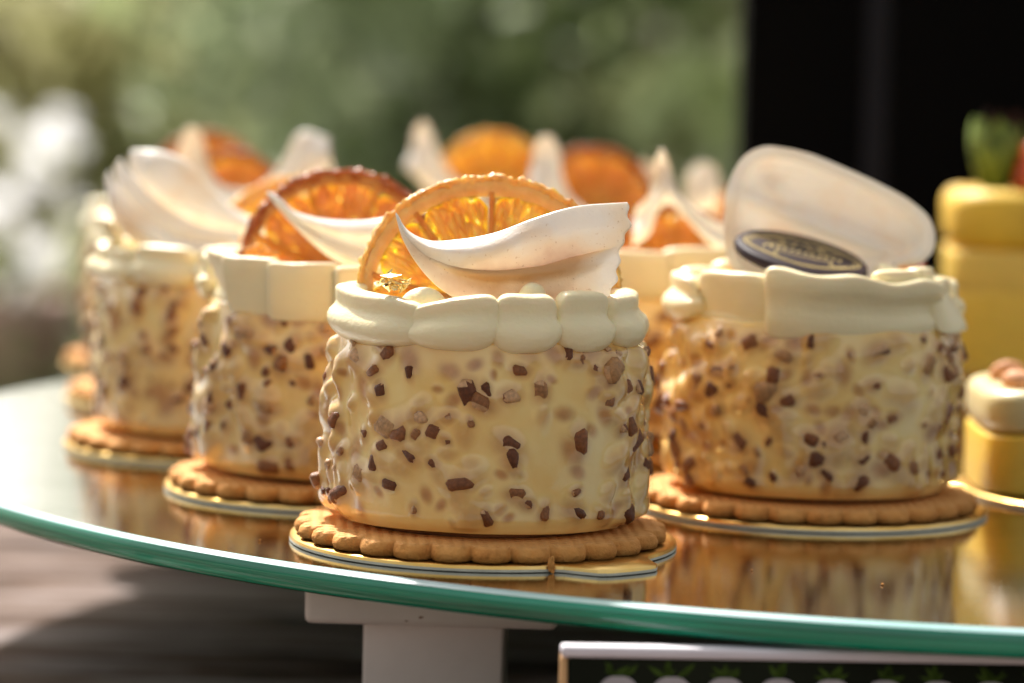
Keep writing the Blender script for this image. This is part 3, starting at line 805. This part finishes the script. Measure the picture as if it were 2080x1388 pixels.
# dark medallion with a gold print
mp_ = px([(1627, 524)], RIGHT, -1.0)[0]
V, F = lathe([(0, -.13), (1.25, -.13), (1.36, -.09), (1.39, 0), (1.36, .09), (1.31, .12), (0, .12)], 72)
med = link('chocolate_medallion', mesh('chocolate_medallion', V, F, M['choc']), c, mp_, (math.radians(13), math.radians(11), 0))
med['label'] = 'dark chocolate disc with gold print'
def stroke(pts, wd, closed=False, z=.121):
    P = np.array(pts, float); d = np.gradient(P, axis=0) if not closed else np.roll(P, -1, 0) - np.roll(P, 1, 0)
    nrm = np.stack([-d[:, 1], d[:, 0]], -1); nrm /= np.linalg.norm(nrm, axis=1)[:, None] + 1e-9
    n = len(P); V = []
    for s_, zz in ((1, z), (-1, z), (-1, z + .006), (1, z + .006)): V += [(*q, zz) for q in P + nrm * s_ * wd / 2]
    F = []
    for i in range(n if closed else n - 1):
        j = (i + 1) % n
        for a in range(4): b = (a + 1) % 4; F.append((a * n + i, a * n + j, b * n + j, b * n + i))
    return V, F
def add_print(strokes):
    V, F = [], []
    for pts, wd, cl in strokes:
        v, f = stroke(pts, wd, cl); o = len(V); V += v; F += [tuple(i + o for i in q) for q in f]
    link('gold_print', mesh('gold_print', V, F, M['print_gold'], False), med)
tt = np.linspace(0, 2 * PI, 72, endpoint=False)
oval = lambda rx, ry, n=3: np.stack([rx * np.cos(tt) * (1 + .05 * np.cos(4 * tt)), ry * np.sin(tt) * (1 + .06 * np.cos(4 * tt))], -1)
st = [(oval(1.14, .92), .05, True), (oval(1.05, .83), .022, True)]
for s_ in (-1, 1):
    a = np.linspace(0, 4.6, 30); rad = .30 - .05 * a
    st.append((np.stack([s_ * (.52 + rad * np.cos(a)), .42 + rad * np.sin(a)], -1), .05, False))
    a = np.linspace(.2, 2.8, 18); st.append((np.stack([s_ * (.1 + .22 * a), .28 + .12 * np.sin(a * 2.2)], -1), .045, False))
    a = np.linspace(0, 3.6, 20); rad = .2 - .03 * a; st.append((np.stack([s_ * (.66 + rad * np.cos(a)), -.42 - rad * np.sin(a)], -1), .045, False))
for k, x in enumerate(np.linspace(-.78, .78, 12)):                 # the print is too soft to read: upright marks of letter size
    z_ = -.06 + .03 * math.cos(x * 2)
    st.append(([(x - .03, z_ - .1), (x, z_), (x + .03 * (-1) ** k, z_ + .1)], .05, False))
    if k % 2: st.append(([(x - .03, z_ + .09), (x + .05, z_ + .08)], .035, False))
st.append(([(-.2, .3), (-.08, .62), (0, .4), (.08, .64), (.2, .3)], .06, False))
st.append(([(-.6, -.28), (-.2, -.32), (.2, -.32), (.6, -.28)], .04, False))
add_print(st)
link('cream_dollop', cream_blob(px([(1800, 556)], RIGHT, -.6)[0], .28, 4), c)

# --- cake behind, between front and right
c = pastry('mini cake seen between the front cake and the medallion cake', MID, 305, (240, 80), 220, 75, 0, 10)
board('gold card board between front and medallion cakes, under the cake behind', MID, 200)
lobes(c, [-90, -55, -22, 14, 50, 90, 126, 160, 196, 232, 270], 61, kind='slab', t=.24, p=9, flare=.12, h=1.12)
orange_slice(c, MID, (1372, 545), 1.55, .2, 22, 0, 'dark', 5, 8, .4)
T = px([(1292, 425), (1318, 398), (1330, 330), (1345, 302), (1358, 330), (1372, 385), (1420, 430), (1490, 470)], MID, -.9)
B = px([(1285, 500), (1315, 480), (1340, 425), (1358, 412), (1378, 428), (1410, 462), (1450, 500), (1500, 520)], MID, -1.0)
link('chocolate_curl', sheet(T, B, lambda u, v: .2 * np.sin(v * 6) + .3 * (u - .5) ** 2, (40, 16), .08), c)

# --- the back rows, far out of focus
def back_cake(label, blabel, C, key, spin, slice_args, curls, brot, seed):
    c = pastry(label, C, key, (240, 80), 200, spin, seed % 2, spin)
    board(blabel, C, brot)
    lobes(c, list(np.linspace(-180, 180, 12)), seed, h=1.08, t=.4, p=2.8, nu=16, nv=18)
    orange_slice(c, C, *slice_args)
    for T_, B_, yl in curls:
        link('chocolate_curl', sheet(px(T_, C, yl), px(B_, C, yl), lambda u, v: .22 * np.sin(v * 5 + u * 2) + .4 * (u - .5) ** 2, (32, 14), .08), c)

back_cake('mini cake behind the ridged-curl cake, curl rising in two arms', 'gold card board behind the ridged-curl cake on the left', FOURTH, 306, 30, ((465, 424), 1.62, .3, 20, 0, 'dark', 6),
          [([(352, 345), (366, 290), (385, 255), (405, 268), (412, 320), (440, 372), (510, 385), (570, 330), (612, 266), (668, 282)],
            [(340, 440), (380, 440), (410, 440), (430, 445), (450, 450), (480, 450), (540, 450), (590, 440), (630, 400), (676, 345)], -.9)], 20, 71)
back_cake('rearmost mini cake of the left row, dark slice tip showing', 'gold card board farthest back in the left row', FIFTH, 307, 100, ((420, 376), 1.65, .2, 18, 0, 'dark', 7),
          [([(345, 400), (400, 360), (470, 380), (520, 370)], [(345, 450), (400, 450), (470, 450), (520, 450)], -.9)], 80, 72)
back_cake('rearmost mini cake behind the front one, slender curl arm beside bright slice', 'gold card board farthest back behind the front cake', FAR, 306, 200, ((1000, 386), 1.75, .2, 16, 0, 'bright', 8),
          [([(838, 300), (846, 258), (862, 246), (876, 270), (890, 310), (930, 370), (990, 400)], [(820, 340), (845, 360), (862, 380), (880, 400), (910, 420), (950, 430), (1000, 440)], -.9)], 130, 73)
back_cake('mini cake with toasted slice directly behind the front cake', 'gold card board hidden behind the front cake, middle row', BACK, 307, 20, ((1205, 420), 1.7, .3, 20, 0, 'dark', 9),
          [([(1084, 310), (1092, 284), (1118, 276), (1134, 300), (1140, 350), (1160, 400), (1200, 440)], [(1070, 400), (1090, 410), (1110, 420), (1130, 430), (1145, 440), (1165, 450), (1210, 460)], -.9)], 220, 74)
back_cake('mini cake with rounded white petal behind the medallion cake', 'gold card board behind the medallion cake', HIND, 306, 290, ((1470, 475), 1.3, .3, 20, 0, 'dark', 10),
          [([(1392, 400), (1400, 350), (1428, 330), (1455, 342), (1462, 380)], [(1392, 410), (1404, 430), (1426, 440), (1448, 432), (1462, 400)], -.9),
           ([(1290, 345), (1310, 330), (1335, 340), (1350, 370)], [(1290, 400), (1310, 420), (1335, 430), (1350, 430)], -.7)], 300, 75)

# ------------------------------------------------------------------ yellow pastries at the right edge
ym = m_cream('lemon_mousse', (.86, .58, .08)); yg = m_simple('mango_glaze', (.80, .49, .04), .55, .3, 25, .2, .002)
yb = m_simple('sponge_base', (.40, .19, .07), .8, .3, 90, .5, .001); wc = m_cream('white_cream', (.66, .58, .32))
red = m_simple('red_berry', (.50, .07, .015), .25, .3, 90, .2, .001); pk = m_simple('pink_fruit', (.66, .32, .16), .7, .25, 80, .2, .001)
grn = m_simple('green_bud', (.17, .24, .03), .6, .45, 90, .2, .001); drd = m_simple('dark_red_leaf', (.05, .008, .004), .7, .4, 60, .2, .001)

def rbox(name, m, parent, dims, loc, bw):
    """soft-cornered layer with a slightly uneven skin"""
    h = dims[2]; prof = [(0, 0)] + [(k, 0) for k in (.4, .8)] + [(1 - bw / dims[0] * 2 * (1 - math.sin(a)), bw * (1 - math.cos(a))) for a in np.linspace(0, PI / 2, 5)]
    prof += [(1, h * .5)] + [(1 - bw / dims[0] * 2 * (1 - math.cos(a)), h - bw * (1 - math.sin(a))) for a in np.linspace(0, PI / 2, 6)] + [(.8, h), (.4, h), (0, h)]
    V, F = lathe(prof, 72); V = np.array(V); ang = np.arctan2(V[:, 1], V[:, 0])
    k = (np.abs(np.cos(ang)) ** 5 + np.abs(np.sin(ang)) ** 5) ** (-.2)
    V[:, 0] *= k * dims[0] / 2; V[:, 1] *= k * dims[1] / 2
    n_ = .06 * vnoise(V[:, 0] * 1.6, V[:, 1] * 1.6, V[:, 2] * 2 + loc[2], 5)
    V += V * np.array([1, 1, 0]) * n_[:, None] * .35; V[:, 2] += n_ * (V[:, 2] / h) * .8
    return link(name, mesh(name, V, F, m), parent, loc)

YC = (15.2, 25.0)
y = thing('yellow_cake', 'tall yellow mango cake at the right edge with berry and green bud', 'cake', (*YC, 0)); y.rotation_euler.z = math.radians(-6)
rbox('sponge_base', yb, y, (7.0, 6.4, 1.1), (0, 0, .14), .2)
rbox('mousse_layer', ym, y, (7.05, 6.45, 2.25), (0, 0, 1.2), .12)
rbox('cream_layer', m_cream('pale_mousse', (.84, .58, .12)), y, (7.08, 6.48, 1.1), (0, 0, 3.42), .12)
rbox('mango_glaze', yg, y, (7.12, 6.52, 1.6), (0, 0, 4.5), .5)
def leaf_blade(a, rr, hw, h, lean):
    nt_, nw = 12, 7; V = []
    for sgn in (1, -1):
        for i in range(nt_):
            t = i / (nt_ - 1); rad = .12 + rr * math.sin(PI * t * .72) + lean * t * t; wd = hw * math.sin(PI * min(1, .12 + .9 * t)) ** .8 + .03
            for j in range(nw):
                q = 2 * j / (nw - 1) - 1; bend = rad - .25 * wd * q * q + sgn * .02 + .03 * math.sin(5 * q + 7 * t)
                V.append((bend * math.cos(a) - q * wd * math.sin(a), bend * math.sin(a) + q * wd * math.cos(a), t * h))
    F = grid_faces(nt_, nw) + [tuple(reversed(f)) for f in grid_faces(nt_, nw, base=nt_ * nw)]
    return V, F
bud = link('green_sprig', None, y, (-2.25, -1.2, 5.95))
for k in range(9):
    V, F = leaf_blade(k * 2.4 + .5, .55 - .18 * (k > 5), .46, 2.25 - .2 * (k % 3), .08 * (k % 2))
    link('leaf', mesh('leaf', V, F, grn if k % 3 else drd), bud)
for k, (x, yy, z) in enumerate(((-.9, -1.6, 6.0), (.5, -.6, 6.0), (1.8, -1.7, 6.0))):
    V, F = lathe([(0, 1.6), (.35, 1.4), (.75, .8), (.9, .3), (.6, -.05), (0, -.08)], 24); link('berry', mesh('berry', V, F, red if k != 1 else pk), y, (x, yy, z), (.2 * k, -.25, 0))
board('gold card board under the tall yellow cake', YC, 250)

WC = (13.5, 8.3)
y = thing('layered_pastry', 'low yellow and white layered pastry beside the medallion cake', 'pastry', (*WC, 0))
rbox('jelly_layer', ym, y, (5.6, 4.6, 1.3), (-.6, .6, .14), .12)
rbox('cream_layer', wc, y, (5.62, 4.62, .95), (-.6, .6, 1.44), .3)
for k in range(6):
    V, F = lathe([(0, .3), (.25, .26), (.4, .1), (.38, -.1), (0, -.15)], 18)
    link('fruit_piece', mesh('fruit_piece', V, F, pk), y, (-2.6 + (k % 3) * 1.5, -.6 + (k // 3) * 1.6, 2.46), (.3 * k, .2, k))
board('gold card board under the low layered pastry at the right edge', WC, 215)

# ------------------------------------------------------------------ black panel standing behind the tray
bp = thing('black_panel', 'tall matt black panel standing behind the tray on the right', 'panel', (0, 47, TZ))
v, f = box(7.72, 11.9, 0, 3, 0, 62); link('panel_board', bevel_mesh(mesh('panel_board', v, f, M['black']), .1, 2), bp)
v, f = box(11.9, 12.7, .15, 2.9, 0, 62); link('metal_strip', mesh('metal_strip', v, f, M['strip'], False), bp)
v, f = box(12.7, 46, 0, 3, 0, 62); link('panel_board', bevel_mesh(mesh('panel_board', v, f, M['black']), .1, 2), bp)

# ------------------------------------------------------------------ printed card in front, below the tray rim
PC = at(1140, 1312, -7.6)
cw, tiltc = 12.0, .42
pc = thing('printed_card', 'printed tent card in front of the tray, white top edge, leafy pattern', 'card', (PC[0], -7.6, TZ)); pc.rotation_euler.z = math.radians(2.5)
H_ = PC[2] - TZ
wm = m_simple('white_card', (.72, .68, .74), .5, .06, 40); tan = m_simple('card_inside', (.62, .36, .16), .7, .15, 60)
dk = m_simple('dark_print', (.010, .012, .006), .7, .5, 30, Specular_IOR_Level=.08); gr = m_simple('green_print', (.035, .06, .008), .7, .5, 60, Specular_IOR_Level=.08); wp = m_simple('pale_print', (.34, .31, .32), .7, .2, 60, Specular_IOR_Level=.1)
def slab(name, m, parent, x0, x1, ya, yb, za, zb, th):
    V = [(x0, ya, za), (x1, ya, za), (x1, yb, zb), (x0, yb, zb)]; V += [(x, y_ + th, z) for x, y_, z in V]
    F = [(0, 1, 2, 3), (7, 6, 5, 4), (0, 4, 5, 1), (1, 5, 6, 2), (2, 6, 7, 3), (3, 7, 4, 0)]
    return link(name, mesh(name, V, F, m, False), parent)
slab('front_leaf', dk, pc, .12, cw, -1.2, 0, 0, H_ - .16, .05)
slab('back_leaf', tan, pc, 0, cw, 1.5, .3, 0, H_ - .16, .05)
v, f = box(0, cw, -.03, .36, H_ - .2, H_); link('top_fold', bevel_mesh(mesh('top_fold', v, f, wm), .07, 2), pc)
V = [(0, -1.2, 0), (0, 1.5, 0), (0, .32, H_ - .2), (0, 0.0, H_ - .2)]; V += [(.1, a, b) for _, a, b in V]
link('side_gusset', mesh('side_gusset', V, [(0, 1, 2, 3), (7, 6, 5, 4), (0, 4, 5, 1), (1, 5, 6, 2), (2, 6, 7, 3), (3, 7, 4, 0)], tan, False), pc)
r = rng(9); sl = 1.2 / (H_ - .16)
def on_card(x, z): return (x, -sl * (H_ - .16 - z) - .008, z)
for k in range(13):
    x = .95 + k * .88; zt = H_ - .40
    ring = [on_card(x + .36 * math.copysign(abs(math.cos(a)) ** .7, math.cos(a)), zt - .55 + .48 * math.copysign(abs(math.sin(a)) ** .8, math.sin(a))) for a in np.linspace(0, 2 * PI, 22, endpoint=False)]
    V = ring + [(a, b - .012, c_) for a, b, c_ in ring]; n = len(ring)
    link('printed_pot', mesh('printed_pot', V, [tuple(range(n, 2 * n))] + [(i, (i + 1) % n, n + (i + 1) % n, n + i) for i in range(n)], wp, False), pc)
    V, F = [], []
    for q in range(7):
        a = r.uniform(-1.2, 1.2); l = r.uniform(.22, .42); x0, z0 = x + r.uniform(-.12, .12), zt - .1
        dx, dz = math.sin(a) * l, math.cos(a) * l * .8; n = len(V)
        V += [on_card(x0, z0), on_card(x0 + dx * .5 + dz * .18, z0 + dz * .5 - dx * .1), on_card(x0 + dx, z0 + dz), on_card(x0 + dx * .5 - dz * .18, z0 + dz * .5 + dx * .1)]
        V += [(a_, b - .006, c_) for a_, b, c_ in V[-4:]]
        F += [(n + 4, n + 5, n + 6, n + 7)] + [(n + i, n + (i + 1) % 4, n + 4 + (i + 1) % 4, n + 4 + i) for i in range(4)]
    link('printed_leaves', mesh('printed_leaves', V, F, gr, False), pc)

# ------------------------------------------------------------------ garden behind, far out of focus
def leaf_cloud(n, center, rad, seed, size, tint=(0, 1), hollow=.35, flat=.0):
    r = rng(seed)
    d = r.normal(size=(n, 3)); d /= np.linalg.norm(d, axis=1)[:, None]
    q = r.uniform(hollow ** 3, 1, n) ** (1 / 3)
    lump = 1 + .22 * vnoise(d[:, 0] * 3.2, d[:, 1] * 3.2, d[:, 2] * 3.2, seed % 11)
    nc = max(12, n // 44)                                # twigs: leaves sit in tufts with gaps between
    q[nc:] = 0; P0 = np.asarray(center) + d[:nc] * np.asarray(rad) * (q * lump)[:nc, None]
    w_ = r.integers(0, nc, n); P = P0[w_] + r.normal(size=(n, 3)) * size * 1.25
    a = r.normal(size=(n, 3)); a /= np.linalg.norm(a, axis=1)[:, None]
    b = np.cross(a, r.normal(size=(n, 3))); b /= np.linalg.norm(b, axis=1)[:, None]
    nrm = np.cross(a, b)
    L = size * r.uniform(.6, 1.3, n)[:, None]
    V = np.stack([P - a * L, P - b * L * .42 + nrm * L * .12, P + a * L, P + b * L * .42 + nrm * L * .12], 1).reshape(-1, 3)
    F = [(4 * i, 4 * i + 1, 4 * i + 2, 4 * i + 3) for i in range(n)]
    cl = r.random(nc); cl = np.where(cl < .58, cl * .35, .35 + .75 * cl); clump = cl[w_]
    t = np.clip(tint[0] + (tint[1] - tint[0]) * (.62 * clump + .2 * (r.random(n) - .5)), 0, 1)
    t = np.where(r.random(n) < .13, 1.0, t)  # scattered leaves coloured palest to stand for sun glints
    return V, F, np.repeat(t, 4)

LEAF = dict(
    olive=m_leaf('olive_leaf', [(.05, .06, .02), (.22, .25, .10), (.50, .52, .28), (.82, .82, .62)], .5, .3),
    grey=m_leaf('grey_green_leaf', [(.05, .08, .035), (.22, .31, .15), (.56, .66, .46), (.86, .90, .80)], .5, .3),
    fresh=m_leaf('fresh_leaf', [(.12, .16, .07), (.32, .41, .19), (.56, .66, .36), (.78, .84, .58)], .5, .3),
    rust=m_leaf('rusty_leaf', [(.07, .06, .025), (.25, .21, .09), (.50, .43, .20), (.72, .66, .42)], .5, .3),
    white=m_leaf('white_glint_petal', [(.82, .81, .86), (.88, .87, .91), (.94, .94, .96)], .6, .4, (.95, .95, .97)))
bark = m_simple('bark', (.10, .07, .05), .9, .4, 8, .5, .01)

def bush(name, label, cat, x, y_, h, rx, n, mat, seed, size=3.2, low=.12, group='garden plants behind the table'):
    b = thing(name, label, cat, (x, y_, -80.5), group)
    r = rng(seed)
    for k in range(4):
        a = r.uniform(0, 6.28); sp = rx * r.uniform(.1, .45); pts = np.array([(r.normal() * 3, r.normal() * 3, 0), (sp * .4 * math.cos(a), sp * .4 * math.sin(a), h * .35), (sp * math.cos(a), sp * math.sin(a), h * .75)])
        P = spline(pts, 8); V, F = [], []
        for i, p in enumerate(P):
            rad = (2.2 if h > 150 else 1.3) * (1 - .75 * i / 7); V += [(p[0] + rad * math.cos(t), p[1] + rad * math.sin(t), p[2]) for t in np.linspace(0, 2 * PI, 7, endpoint=False)]
        F = grid_faces(8, 7, False, True); link('trunk' if k == 0 else 'branch', mesh('branch', V, F, bark), b)
    V, F, t = leaf_cloud(n, (0, 0, h * (.5 + low / 2)), (rx, rx * .8, h * (.5 - low / 2)), seed, size)
    me = mesh('crown', V, F, LEAF[mat], False); me.attributes.new('tint', 'FLOAT', 'POINT').data.foreach_set('value', t)
    link('crown', me, b); return b

bush('garden_shrub', 'grey-green shrub behind the front cake, upper middle', 'shrub', -2, 360, 180, 58, 2000, 'grey', 401, 5.5)
bush('garden_shrub', 'olive brown shrub behind the left row of cakes', 'shrub', -92, 380, 106, 55, 1900, 'rust', 402, 5.5)
bush('garden_shrub', 'dark olive shrub between the grey-green and brown shrubs', 'shrub', -42, 440, 128, 50, 1900, 'olive', 403, 6)
bush('garden_shrub', 'light fresh green shrub next to the black panel', 'shrub', 52, 330, 190, 48, 1900, 'fresh', 404, 5.5)
bush('garden_shrub', 'olive shrub behind the light green one by the panel', 'shrub', 40, 470, 230, 75, 2300, 'olive', 405, 6)
bush('hedge_tree', 'tall dark tree far behind the shrubs on the left', 'tree', -230, 640, 300, 90, 5000, 'olive', 406, 5, .2)
bush('hedge_tree', 'tall grey-green tree far behind the middle shrubs', 'tree', 20, 680, 380, 130, 9000, 'grey', 407, 7, .2)
bush('hedge_tree', 'tall green tree hidden mostly behind the black panel', 'tree', 210, 600, 340, 120, 9000, 'fresh', 408, 7, .2)
bush('hedge_tree', 'dark tree filling the gap behind the left shrubs', 'tree', -85, 760, 135, 130, 6000, 'rust', 409, 7, .1)
# shrub at the far left; white petals added to stand for blurred bright glints
b = bush('glint_shrub', 'shrub at the far left behind the cakes, white petals added as glints', 'shrub', -62, 300, 72, 20, 700, 'olive', 410, 2.6, .6)
fr = rng(55)
for k in range(42):
    P = np.array([fr.uniform(-14, 10), fr.uniform(-14, 6), fr.uniform(63, 84)])
    if P[0] > 13 and P[2] < 60: continue
    V, F = [], []
    for q in range(6):
        a = 2 * PI * q / 6 + fr.uniform(-.2, .2); d = np.array([math.cos(a), -.45, math.sin(a)]); s_ = np.array([-math.sin(a), 0, math.cos(a)]); l = fr.uniform(1.5, 2.4); n = len(V)
        V += [P, P + d * l * .55 - s_ * l * .34, P + d * l + np.array([0, .5, 0]), P + d * l * .55 + s_ * l * .34]; F.append((n, n + 1, n + 2, n + 3))
    me = mesh('glint_petals', V, F, LEAF['white'], False); me.attributes.new('tint', 'FLOAT', 'POINT').data.foreach_set('value', np.full(len(V), fr.uniform(0, 1)))
    link('glint_petals', me, b)

# stone planter that holds the shrub with the glint petals
V, F = lathe([(0, 0), (9, 0), (12, 30), (13, 58), (14, 59), (14, 62.5), (12.6, 62.5), (12.2, 59), (0, 58)], 40)
pl = link('stone_planter', mesh('stone_planter', V, F, m_simple('pink_stone', (.42, .27, .235), .8, .25, 6, .3, .01)), None, (-66, 300, -80.5))
tag(pl, 'pinkish stone planter at the far left under the shrub with white glint petals', 'planter')

r = rng(41)
V0, F0 = lathe([(0, -1), (.6, -.6), (.9, 0), (.6, .7), (0, 1)], 7)
cm_ = mesh('crumb', np.array(V0) * .05 + r.normal(size=(len(V0), 3)) * .012 + np.array([0, 0, .035]), F0, M['biscuit'], False)
for x, yy, lb in ((-4.6, -1.0, 'tiny crumb on the glass left of the front gold board'), (4.4, -3.0, 'tiny crumb on the glass right of the front gold board'), (6.6, -4.2, 'tiny crumb on the glass in front of the medallion cake'), (-8.6, 5.0, 'tiny crumb on the glass near the left rim')):
    o = link('crumb', cm_, None, (x, yy, 0), (0, 0, r.uniform(0, 6))); o.scale = (r.uniform(.4, .7),) * 3
    tag(o, lb, 'crumb', 'loose crumbs on the glass')
